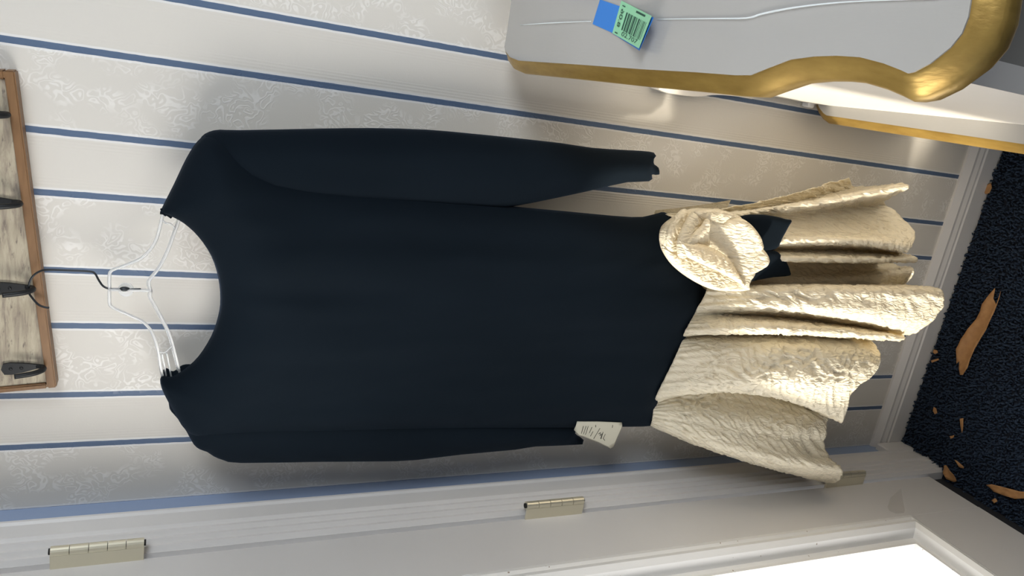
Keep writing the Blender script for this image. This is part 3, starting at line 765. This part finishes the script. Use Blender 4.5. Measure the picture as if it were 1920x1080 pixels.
# tilt: rise per metre towards +x and +z
petal([(1300, 397), (1330, 392), (1365, 397), (1390, 409), (1370, 424), (1336, 420), (1310, 416)], 0.146, 0.008, (0.1, 0.0), 8)
petal([(1241, 464), (1239, 440), (1247, 424), (1264, 409), (1285, 397), (1300, 398), (1290, 414), (1272, 440), (1262, 470)], 0.144, 0.010, (-0.2, 0.35), 6)
petal([(1319, 412), (1340, 409), (1352, 416), (1362, 410), (1384, 407), (1402, 423), (1414, 446), (1412, 466), (1380, 480), (1340, 476), (1326, 450), (1322, 428)], 0.148, 0.012, (0.15, -0.25), 4)
petal([(1330, 462), (1370, 468), (1400, 461), (1414, 456), (1425, 472), (1424, 487), (1410, 501), (1390, 512), (1372, 510), (1352, 490)], 0.153, 0.010, (-0.1, -0.3), 5)
petal([(1370, 500), (1390, 505), (1411, 500), (1408, 514), (1399, 528), (1397, 541), (1380, 530)], 0.157, 0.008, (-0.2, -0.2), 9)
petal([(1240, 458), (1250, 464), (1275, 470), (1310, 480), (1350, 498), (1385, 518), (1398, 534), (1393, 544), (1360, 544), (1325, 539), (1285, 518), (1258, 496), (1244, 476)], 0.150, 0.015, (-0.12, 0.05), 1)
petal([(1254, 456), (1262, 438), (1284, 414), (1306, 399), (1330, 398), (1340, 406), (1326, 418), (1300, 440), (1282, 462), (1272, 476), (1256, 474)], 0.153, 0.011, (-0.25, 0.3), 7)
petal([(1272, 452), (1290, 437), (1312, 421), (1320, 410), (1329, 413), (1332, 440), (1336, 464), (1305, 468), (1280, 462)], 0.160, 0.010, (0.1, 0.30), 3)
petal([(1270, 449), (1280, 452), (1310, 456), (1340, 467), (1365, 481), (1377, 496), (1389, 520), (1397, 538), (1374, 524), (1340, 506), (1300, 488), (1276, 474)], 0.170, 0.010, (-0.25, 0.15), 2)
LF1 = [(1360, 425), (1385, 406), (1420, 402), (1450, 405), (1474, 411), (1484, 413), (1478, 424), (1466, 446), (1452, 468), (1400, 480), (1370, 460)]
LF2 = [(1390, 470), (1420, 470), (1452, 470), (1464, 478), (1475, 492), (1481, 508), (1480, 517), (1450, 520), (1420, 525), (1390, 530), (1370, 505)]
for k, P in enumerate((LF1, LF2)):
    o = pillow('leaf', P, 0.140+0.003*k, 0.006, M_VELVET, RS, grid=0.006, R=0.012, back=0.5, n=3); o['label'] = 'black velvet leaf of the rosette'

# paper tag tucked at the sleeve cuff
TG = pillow('paper_tag', [(1080, 797), (1076, 806), (1086, 817), (1092, 818), (1120, 829), (1145, 841), (1150, 838), (1167, 800), (1166, 792), (1120, 790), (1082, 790)], 0.0995, 0.0005, M_PAPER, None, grid=0.008, R=0.004, smooth_outline=False)
tag(TG, 'small cream paper tag with pencil writing at the black sleeve cuff', 'paper tag')
for P in ([(1094, 799), (1090, 813)], [(1099, 799), (1094, 814)], [(1103, 799), (1099, 812), (1097, 815)], [(1110, 801), (1105, 812)], [(1112, 809), (1107, 818)], [(1125, 803), (1113, 823)], [(1122, 814), (1126, 811), (1125, 817), (1129, 813), (1126, 823)], [(1131, 810), (1127, 823)], [(1135, 814), (1131, 822)], [(1131, 822), (1134, 826)], [(1117, 797), (1117, 801)], [(1149, 797), (1148, 802)]):
    tube('pencil_stroke', [wy(X, Y, 0.1003) for X, Y in P], 0.0005, M_PEN, TG, sides=4, n=2)

# clear corner clip on the door
pc = [onp(1664, 951, 0, 0.001), onp(1668, 938, 0, 0.001), onp(1688, 920, 0, 0.001), onp(1690, 935, 0, 0.001), onp(1695, 962, 0, 0.001), onp(1680, 963, 0, 0.001), onp(1668, 958, 0, 0.001)]
V_ = [tuple(p) for p in pc]+[(p[0]+0.006, p[1], p[2]) for p in pc]; n = len(pc)
M_CLIP = simple('dull_clear_plastic', (0.7, 0.66, 0.6), 0.12, 0, 0.5, Alpha=0.12)
o = obj('corner_clip', V_, [(i, (i+1) % n, n+(i+1) % n, n+i) for i in range(n)]+[tuple(range(n-1, -1, -1)), tuple(range(n, 2*n))], M_CLIP, smooth=False); fixn(o)
tag(o, 'small clear plastic corner clip stuck on the white door', 'plastic clip')

# dry leaf scraps on the carpet
def scrap(px, label, curl=0.006, th=0.0012, grid=0.006, name='leaf_scrap', axis=None):
    z0 = 0.0125
    poly = np.array([onp(X, Y, 2, z0)[:2] for X, Y in px]); pl = []
    for i in range(len(poly)):
        a, b_ = poly[i], poly[(i+1) % len(poly)]; k = max(1, int(np.linalg.norm(b_-a)/grid)); pl += [a+(b_-a)*t/k for t in range(k)]
    pl = np.array(pl); lo, hi = pl.min(0), pl.max(0)
    Gp = np.array([(x, y) for x in np.arange(lo[0], hi[0]+grid, grid) for y in np.arange(lo[1], hi[1]+grid, grid)]); Gp = Gp[inside(Gp, pl)]
    if len(Gp): Gp = Gp[segdist(Gp, pl, np.roll(pl, -1, 0)) > grid*0.4]
    allp = np.vstack([pl, Gp]) if len(Gp) else pl; nb = len(pl)
    vs__, _, fs, *_ = delaunay_2d_cdt([Vector(p) for p in allp], [(i, (i+1) % nb) for i in range(nb)], [], 1, 1e-7)
    C = pl.mean(0); u_, s_, vt = np.linalg.svd(pl-C); minor = vt[1]; wmax = abs((pl-C)@minor).max()+1e-6
    top, bot = [], []
    for v in vs__:
        d = ((np.array(v[:])-C)@minor)/wmax; zz = z0-0.002+curl*d*d+0.001*noise.noise(Vector((v.x*60, v.y*60, 2)))
        top.append((v.x, v.y, zz+th)); bot.append((v.x, v.y, zz))
    N = len(top); F_ = [tuple(f) for f in fs]+[tuple(N+i for i in reversed(f)) for f in fs]
    ed = {}
    for f in fs:
        for i in range(3): e = (f[i], f[(i+1) % 3]); ed[e] = 1
    F_ += [(a, N+a, N+b_, b_) for (a, b_) in ed if (b_, a) not in ed]
    o = obj(name, top+bot, F_, M_BARK, None); fixn(o); tag(o, label, 'leaf scrap', 'dry leaf scraps on the carpet'); return o
scrap([(1866, 540), (1862, 560), (1868, 572), (1876, 545), (1873, 562), (1866, 585), (1856, 607), (1852, 618), (1840, 636), (1828, 655), (1821, 672), (1818, 690), (1814, 694), (1808, 703), (1800, 703), (1797, 690), (1799, 677), (1794, 682), (1797, 655), (1806, 637), (1818, 617), (1832, 598), (1839, 584), (1844, 570), (1856, 552)], 'long curled brown leaf scrap, biggest of those on the carpet', 0.010)
scrap([(1857, 343), (1860, 352), (1855, 362), (1847, 364), (1844, 355), (1850, 346)], 'small oval tan leaf scrap beside the baseboard near the chest', 0.003, grid=0.004)
scrap([(1750, 655), (1757, 657), (1758, 661), (1753, 664), (1749, 661)], 'tiny round tan scrap beside a tiny tan sliver on the carpet', 0.001, grid=0.003)
scrap([(1745, 676), (1759, 672), (1760, 675), (1747, 680)], 'tiny tan sliver lying beside a tiny round scrap', 0.001, grid=0.003)
scrap([(1716, 702), (1723, 700), (1724, 710), (1717, 713)], 'tiny square tan scrap against the baseboard below the skirt', 0.001, grid=0.003)
scrap([(1750, 763), (1755, 766), (1757, 774), (1752, 777), (1749, 770)], 'tiny pale yellow scrap between the sliver and the corner', 0.001, grid=0.003)
scrap([(1800, 785), (1806, 784), (1806, 800), (1803, 812), (1801, 800)], 'thin brown scrap pointing towards the door on the carpet', 0.002, grid=0.004)
scrap([(1780, 818), (1788, 816), (1787, 821), (1782, 823)], 'tiny heart-shaped tan scrap next to the thin brown scrap', 0.001, grid=0.003)
scrap([(1769, 873), (1775, 872), (1782, 883), (1790, 890), (1794, 902), (1788, 904), (1776, 898), (1769, 886)], 'wide brown leaf scrap by the foot of the door casing', 0.005, grid=0.005)
scrap([(1789, 862), (1794, 864), (1807, 875), (1806, 879), (1799, 876)], 'narrow brown scrap beside the wide one by the door casing', 0.002, grid=0.004)
scrap([(1848, 909), (1860, 908), (1885, 914), (1910, 921), (1935, 923), (1935, 934), (1905, 935), (1885, 929), (1864, 922)], 'long tapered orange-brown leaf scrap near the door', 0.006, grid=0.006)
scrap([(1859, 938), (1866, 934), (1870, 940), (1864, 944)], 'small reddish scrap between the long tapered scrap and the door', 0.002, grid=0.003)
